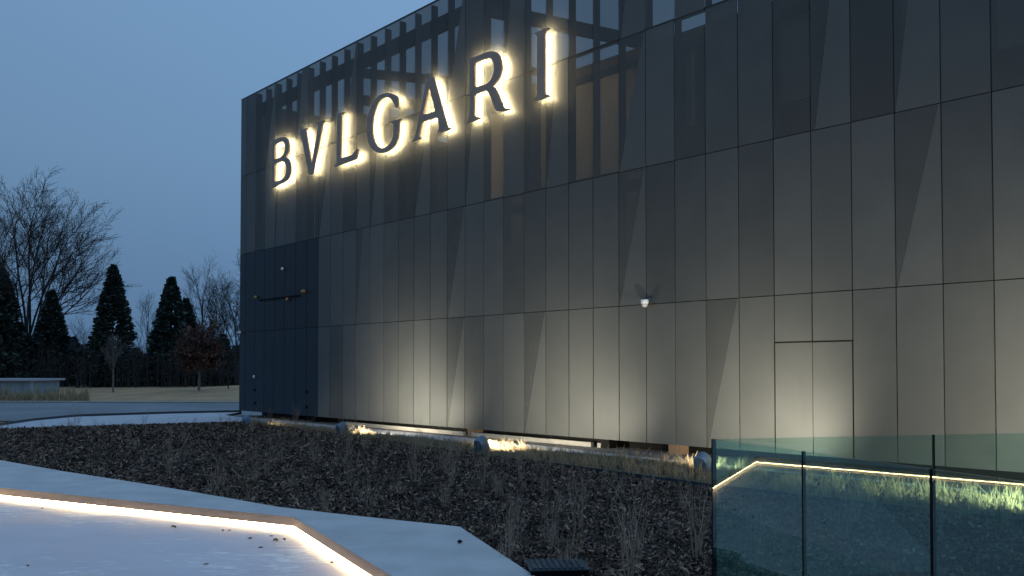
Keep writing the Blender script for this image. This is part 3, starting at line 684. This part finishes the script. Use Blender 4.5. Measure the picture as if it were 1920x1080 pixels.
sheet('terrace_paving', [Vector((x, y, -1.43)) for x, y in ((1.44, 5.80), (3.12, 6.25), (7.31, 1.61), (10, -1.4), (10, -6), (3.2, -6), (2.9, 2.2))], M['concrete'])
# drain box
q = gp(996, 1066, -1.45); q2 = gp(1104, 1064, -1.45)
db = empty('drain_box', (q.x, q.y, -1.66), math.atan2(q2.y - q.y, q2.x - q.x)); tag(db, 'dark steel drainage box with a flat grated lid beside the coping corner', 'drain box')
Lb = (q2 - q).length; box('body', (0, 0, 0), (Lb, .34, .19), M['black'], db); box('rim', (-.01, -.01, .191), (Lb + .01, .35, .20), M['box'], db)
for i in range(9): box('slat', (.015 + i * (Lb - .03) / 9, .005, .201), (.015 + (i + .62) * (Lb - .03) / 9, .335, .211), M['box'], db)

# ================================================================== DRY PERENNIALS in the bed
def stalk_proto(seed, h, n, m):
    rnd = random.Random(seed); tb = Tubes(3)
    def grow(p, d, l, r, depth):
        k = 3
        for i in range(k):
            q = p + d * (l / k); tb.seg(p, q, r, r * .85); p = q; r *= .85
            d = (d + Vector((rnd.gauss(0, .12), rnd.gauss(0, .12), rnd.gauss(.02, .05)))).normalized()
            if depth < 2 and rnd.random() < .85:
                b = (d + Vector((rnd.gauss(0, .45), rnd.gauss(0, .45), .25))).normalized(); grow(p.copy(), b, l * rnd.uniform(.25, .5), r * .65, depth + 1)
    for i in range(n):
        a = rnd.uniform(0, 6.283); rr = rnd.uniform(0, .06); t = rnd.uniform(.03, .30)
        grow(Vector((rr * math.cos(a), rr * math.sin(a), -.03)), Vector((math.cos(a) * t, math.sin(a) * t, 1)).normalized(), h * rnd.uniform(.45, 1.0), .0034, 0)
    return tb.mesh('dry_perennial', m)
protos = [stalk_proto(i, (.42, .5, .6, .38, .55, .7)[i], (9, 7, 8, 12, 6, 10)[i], M['stalk2'] if i == 4 else M['stalk']) for i in range(6)]
special = [(1190, 1062, 2, 1.1, 'tall tan clump of dry stems rising from the mulch near the bottom edge'), (1035, 1012, 1, .9, 'upright dry clump in the mulch above the drainage box'),
           (1300, 1050, 5, 1.0, 'pale wiry dry plant close to the left edge of the glass'), (905, 922, 5, .8, 'pale forked dry stem alone in the middle of the mulch bed')]
cnt = 0
def put(P_, i, s, label, rot=None):
    o = link('dry_perennial', protos[i], None, tuple(P_), random.uniform(0, 6.283)); o.scale = (s, s, s * random.uniform(.85, 1.15))
    tag(o, label, 'plant', 'dry leafless perennials in the mulch bed'); return o
def bedz(q):  # local height of bed near x,y
    dd = ((bedP[:, 0] - q.x) ** 2 + (bedP[:, 1] - q.y) ** 2); return bedP[dd.argmin()]
bedP = bedpt(np.random.rand(60000), np.random.rand(60000))
for x, y, i, s, lb_ in special:
    q = bedz(gp(x, y, -1.6)); put(q, i, s, lb_)
taken = []
att = 0
while cnt < 190 and att < 9000:
    att += 1
    s_, t_ = random.random(), random.random()
    q = bedpt(np.array([s_]), np.array([t_]))[0]; dd = math.hypot(q[0], q[1])
    if q[1] < 5.2 or abs(q[0]) > q[1] * .60: continue
    if any((q[0] - a) ** 2 + (q[1] - b) ** 2 < .22 for a, b in taken): continue
    taken.append((q[0], q[1])); cnt += 1
    pi_ = random.choice((0, 1, 2, 3, 3, 4, 5)); look = {0: 'bushy grey plant', 1: 'sparse pale plant', 2: 'tall grey plant', 3: 'low spreading plant', 4: 'reddish plant', 5: 'tall wiry plant'}[pi_]
    pxx = PX + q[0] / q[1] * F; zone = 'near the pale coping' if t_ < .3 else ('at the far edge of the mulch' if t_ > .75 else 'amid the dark mulch')
    side = 'behind the glass balustrade' if pxx > 1337 and q[1] > 5 else ('left side of bed' if pxx < 480 else ('below the lit facade' if pxx > 900 else 'below the building corner'))
    put(q, pi_, random.uniform(.38, .95), look + ' ' + zone + ', ' + side)

# leaf litter on the court floor
lm = mesh('dead_leaf', [(-.03, 0, .002), (-.01, -.014, .012), (.02, -.01, .006), (.035, 0, .014), (.015, .014, .004), (-.012, .012, .01), (0, 0, .02)], [(0, 1, 6), (1, 2, 6), (2, 3, 6), (3, 4, 6), (4, 5, 6), (5, 0, 6)], M['leaf'])
for x, y, s in ((326, 990, 1.5), (517, 1016, 1.9), (533, 1013, 1.1), (507, 1007, .9), (418, 996, 1), (430, 996, .8), (470, 1011, 1.1), (490, 1028, .9), (385, 1060, .9), (80, 954, .7), (240, 958, .8), (622, 1057, 1.2), (307, 965, .7), (52, 1062, .8)):
    q = gp(x, y, ZF + .003); o = link('dead_leaf', lm, None, q, random.uniform(0, 6)); o.scale = (s, s, s); tag(o, 'small curled dead leaf lying on the pale court floor', 'leaf', 'dead leaves on the court floor')
q = gp(862, 1018, ZC + .003); tag(link('pebble', mesh('pebble', *lathe([(.008, 0), (.022, .008), (.02, .02), (.006, .027)], 8), M['black'], True), None, q), 'small dark pebble alone on the pale blue coping', 'pebble')

# ================================================================== BACKGROUND
def conifer(px_, ytop, ybase, halfw, D, seed, label, n=6500):
    rnd = np.random.RandomState(seed); base = dp(px_, ybase, D); top = dp(px_, ytop, D); Hh = top.z - base.z; R = halfw / F * D
    o = empty('conifer', (base.x, base.y, base.z - .1)); tag(o, label, 'tree', 'dark conifers beyond the lawn')
    tb = Tubes(5); tb.seg((0, 0, 0), (0, 0, Hh * .96), R * .07, .02); link('trunk', tb.mesh('trunk', M['bark']), o)
    nb = 760; per = max(12, int(n * 2.2 // nb)); C, U, Vv = [], [], []
    for b in range(nb):
        t = rnd.rand() ** 1.15 * .99; a = rnd.rand() * 6.283
        r = R * ((1 - t) ** .78) * rnd.uniform(.84, 1.08) * (.90 + .10 * min(1, t * 5)) + .10
        r *= 1.06 + .05 * math.sin(a * 3 + seed)
        s_ = .25 + .75 * np.sqrt(rnd.rand(per)); rr = s_ * r; z = t * Hh - .20 * rr + .22 * rr * s_ * s_ + rnd.randn(per) * .10
        sp_ = rnd.randn(per) * .10 * (.5 + rr * .5)
        x = np.cos(a) * rr - np.sin(a) * sp_; y = np.sin(a) * rr + np.cos(a) * sp_
        C.append(np.stack([x, y, np.clip(z, .1, Hh)], 1)); aa = a + rnd.randn(per) * .6
        sz = rnd.uniform(.10, .30, per) * (1 - .5 * t) * (R / 2.2)
        U.append(np.stack([np.cos(aa), np.sin(aa), rnd.uniform(-.4, .45, per)], 1) * sz[:, None])
        Vv.append(np.stack([-np.sin(aa), np.cos(aa), rnd.randn(per) * .6], 1) * (sz * .42)[:, None])
    zt = np.linspace(.90, 1.0, 50) * Hh; C.append(np.stack([rnd.randn(50) * .05, rnd.randn(50) * .05, zt], 1)); U.append(rnd.randn(50, 3) * .06); Vv.append(rnd.randn(50, 3) * .05)
    link('crown', quads('crown', np.concatenate(C), np.concatenate(U), np.concatenate(Vv), M['needle']), o)
    return o
conifer(210, 494, 727, 52, 78, 1, 'tall full dark conifer in the middle of the tree line', 9000)
conifer(95, 542, 728, 46, 79, 2, 'dark conifer below the big bare tree', 7500)
conifer(0, 500, 730, 62, 77, 3, 'dark conifer cut by the left edge of the picture', 8000)
conifer(320, 517, 724, 50, 80, 4, 'slender pointed dark conifer right of the tallest one', 8000)
conifer(347, 558, 724, 46, 82, 5, 'lower dark conifer merging with the slender pointed one', 7000)
conifer(418, 625, 723, 36, 79, 6, 'low dark conifer beside the building corner', 4500)
conifer(165, 680, 727, 20, 76, 8, 'knee high dark young conifer beside the tall full one', 5000)

def bare_tree(px_, ytop, ybase, halfw, D, seed, label, name='bare_tree', limbs=13, tip=.012, fork=.27, tilt=58, tr=.46, m='bark', depth=3, leaves=False):
    """limbs fanning out of a short trunk, each with alternating side branches and twigs"""
    rnd = np.random.RandomState(seed); base = dp(px_, ybase, D); top = dp(px_, ytop, D); Hh = top.z - base.z; R = halfw / F * D; zf = Hh * fork
    o = empty(name, (base.x, base.y, base.z - .1)); tag(o, label, 'tree'); tt, tb = Tubes(7), Tubes(3); tips = []
    tt.seg((0, 0, 0), (.05 * tr, 0, zf * .6), tr, tr * .86); tt.seg((.05 * tr, 0, zf * .6), (0, 0, zf), tr * .86, tr * .78)
    if tilt < 40: tt.seg((0, 0, zf), (0, 0, Hh * .72), tr * .7, tr * .2)
    def grow(p, d, l, r, lev):
        k = (8, 6, 4, 3)[lev]; P_ = p.copy()
        for i in range(k):
            r2 = max(tip * .8, r * (1 - .75 / k)); q = P_ + d * l / k; tb.seg(P_, q, r, r2); P_, r = q, r2
            d = d + rnd.randn(3) * (.06, .09, .14, .2)[lev] + np.array([0, 0, .04 if lev < 2 else .02]); d /= np.linalg.norm(d); f_ = (i + 1) / k
            if lev < depth and (f_ > .25 or lev > 0):
                for _ in range((1, 1, 2)[lev] + (1 if lev == 0 and f_ > .6 else 0)):
                    s_ = rnd.randn(3); s_ -= d * s_.dot(d); s_ /= np.linalg.norm(s_); a_ = math.radians(rnd.uniform(20, 44)); c_ = d * math.cos(a_) + s_ * math.sin(a_)
                    if c_[2] < -.05: c_[2] *= -.5
                    grow(P_.copy(), c_, l * .58 * (1.15 - .5 * f_) * rnd.uniform(.7, 1.15), max(tip, r * .55), lev + 1)
        tips.append(P_)
    for i in range(limbs):
        u_ = (i + .5) / limbs; a_ = 2.4 * i + rnd.uniform(-.3, .3); tl = math.radians(4 + tilt * u_ ** .8); d = np.array([math.cos(a_) * math.sin(tl), math.sin(a_) * math.sin(tl), math.cos(tl)])
        zs = zf * rnd.uniform(.72, 1.0) if tilt >= 40 else zf * .8 + (Hh * .62 - zf * .8) * (1 - u_)
        reach = 1 / math.sqrt((math.sin(tl) / (R * .98)) ** 2 + (math.cos(tl) / ((Hh - zs) * .95)) ** 2)
        grow(np.array([math.cos(a_) * tr * .2, math.sin(a_) * tr * .2, zs]), d, reach * .93 * rnd.uniform(.88, 1.05), tr * rnd.uniform(.24, .40), 0)
    link('trunk', tt.mesh('trunk', M[m]), o); link('crown', tb.mesh('crown', M[m]), o)
    if leaves:
        C = np.array(tips)[::2]; C = C + rnd.randn(len(C), 3) * .16; link('foliage', quads('foliage', C, rnd.randn(len(C), 3) * .05, rnd.randn(len(C), 3) * .05, M['redleaf']), o)
    return o
bare_tree(50, 368, 728, 168, 84, 11, 'huge bare spreading tree rising behind the conifers at left', limbs=15, tip=.014)
bare_tree(378, 490, 722, 40, 88, 12, 'slim bare upright tree between the pointed conifer and the building', limbs=12, tilt=34, fork=.25, tr=.15, tip=.010, depth=2)
bare_tree(443, 500, 722, 62, 86, 13, 'bare twiggy tree partly hidden by the building corner', limbs=14, tilt=50, fork=.22, tr=.22, tip=.010)
bare_tree(275, 552, 724, 26, 95, 14, 'small faint bare tree between the two tall conifers', limbs=10, tilt=36, fork=.25, tr=.11, tip=.009, m='palebark', depth=2)
bare_tree(150, 590, 726, 36, 95, 15, 'faint bare tree between two dark conifers left of centre', limbs=10, tilt=46, fork=.25, tr=.12, tip=.009, depth=2)
bare_tree(212, 628, 733, 20, 66, 16, 'young pale trunked sapling standing on the lawn before the tall conifer', 'sapling', limbs=8, tilt=30, fork=.4, tr=.07, tip=.007, m='palebark', depth=2)
bare_tree(373, 600, 729, 30, 66, 17, 'small tree with russet leaves on the lawn near the building', 'russet_tree', limbs=14, tilt=60, fork=.30, tr=.10, tip=.007, m='palebark', depth=3, leaves=True)
bare_tree(428, 655, 729, 18, 68, 18, 'young bare sapling on the lawn nearest the building', 'sapling', limbs=7, tilt=36, fork=.3, tr=.05, tip=.007, depth=2)

# thicket behind the conifers, one dark mass
rs = np.random.RandomState(5); n = 46000
xp = rs.uniform(-120, 470, n); D = rs.uniform(83, 100, n)
topy = np.interp(xp, [-120, 0, 60, 130, 160, 200, 250, 300, 350, 400, 470], [600, 615, 640, 640, 665, 660, 668, 662, 650, 655, 652]) + 9 * np.sin(xp * .12) + 5 * np.sin(xp * .31)
yy = 735 - (735 - topy) * np.sqrt(rs.rand(n))
X = (xp - PX) / F * D; Z = (691.6 - yy) / F * D
C = np.stack([X, D, Z], 1)
o = link('thicket', quads('thicket', C, rs.randn(n, 3) * .15, rs.randn(n, 3) * .13, M['brush'])); o['kind'] = 'stuff'; tag(o, 'dark tangled thicket filling the tree line beyond the lawn', 'thicket')
# vertical brushwood stems for texture
tb = Tubes(3)
for i in range(700):
    x = random.uniform(-60, 450); D_ = random.uniform(74, 82); b = dp(x, 727, D_); hh = random.uniform(1.2, 4.2)
    tb.seg(b, b + Vector((random.gauss(0, .3), 0, hh)), .022, .010)
    for _ in range(3):
        t = random.uniform(.4, .9); c = b + Vector((0, 0, hh * t)); tb.seg(c, c + Vector((random.gauss(0, .5), random.gauss(0, .5), random.uniform(.3, 1.0))), .014, .008)
o = link('brushwood', tb.mesh('brushwood', M['bark'])); o['kind'] = 'stuff'; tag(o, 'bare grey brushwood stems in front of the conifers', 'brushwood')

# shed
s0 = dp(-70, 738, 64); s1 = dp(58, 738, 64)
sh = empty('shed', (s0.x, 64, s0.z)); tag(sh, 'low pale blue shed with a flat white roof at the left edge', 'shed')
wS = s1.x - s0.x; hS = (738 - 714) / F * 64
box('wall', (0, 0, -.3), (wS, 4, hS), M['shed'], sh); box('roof', (-.3, -.35, hS), (wS + .3, 4.3, hS + .14), M['shedroof'], sh); box('corner_board', (wS - .02, -.03, -.3), (wS + .08, .1, hS - .01), M['shedroof'], sh)
for i in range(9): box('board', (i * wS / 9 + .02, -.02, -.2), ((i + 1) * wS / 9 - .02, -.001, hS - .02), M['shed'], sh)

# far houses glimpsed through the trees
def house(px0, px1, ytop, ybase, D, label, wins):
    a = dp(px0, ybase, D); b = dp(px1, ytop, D); wd = b.x - a.x; hh = b.z - a.z
    o = empty('house', (a.x, D, a.z)); tag(o, label, 'house')
    box('wall', (0, 0, 0), (wd, 7, hh * .62), M['house'], o)
    V = [(-.4, -.4, hh * .62), (wd + .4, -.4, hh * .62), (wd + .4, 7.4, hh * .62), (-.4, 7.4, hh * .62), (0.6, 3.5, hh), (wd - .6, 3.5, hh)]
    link('roof', mesh('roof', V, [(0, 1, 5, 4), (1, 2, 5), (2, 3, 4, 5), (3, 0, 4), (3, 2, 1, 0)], M['houseroof']), o)
    for fx_ in wins:
        w_ = box('window', (fx_ * wd, -.06, hh * .2), (fx_ * wd + 1.1, -.001, hh * .48), M['pane'], o)
house(118, 208, 655, 728, 102, 'pale house glimpsed through the trees behind the tall conifer', (.15, .5, .78))
house(258, 300, 662, 728, 106, 'small grey house glimpsed between the two tall conifers', (.2, .62))

# tall dry grasses on the verge
pts = []
for i in range(320):
    x = random.uniform(-40, 168); q = dp(x, random.uniform(747, 755), 56.5 + random.uniform(-.6, 2.5)); q.z = -2.0; pts.append(q)
o = grass('verge_grass', pts, 14, .75, .16, M['drygrass'], .012); o['kind'] = 'stuff'; tag(o, 'tall straw coloured grasses along the far side of the road', 'grass')
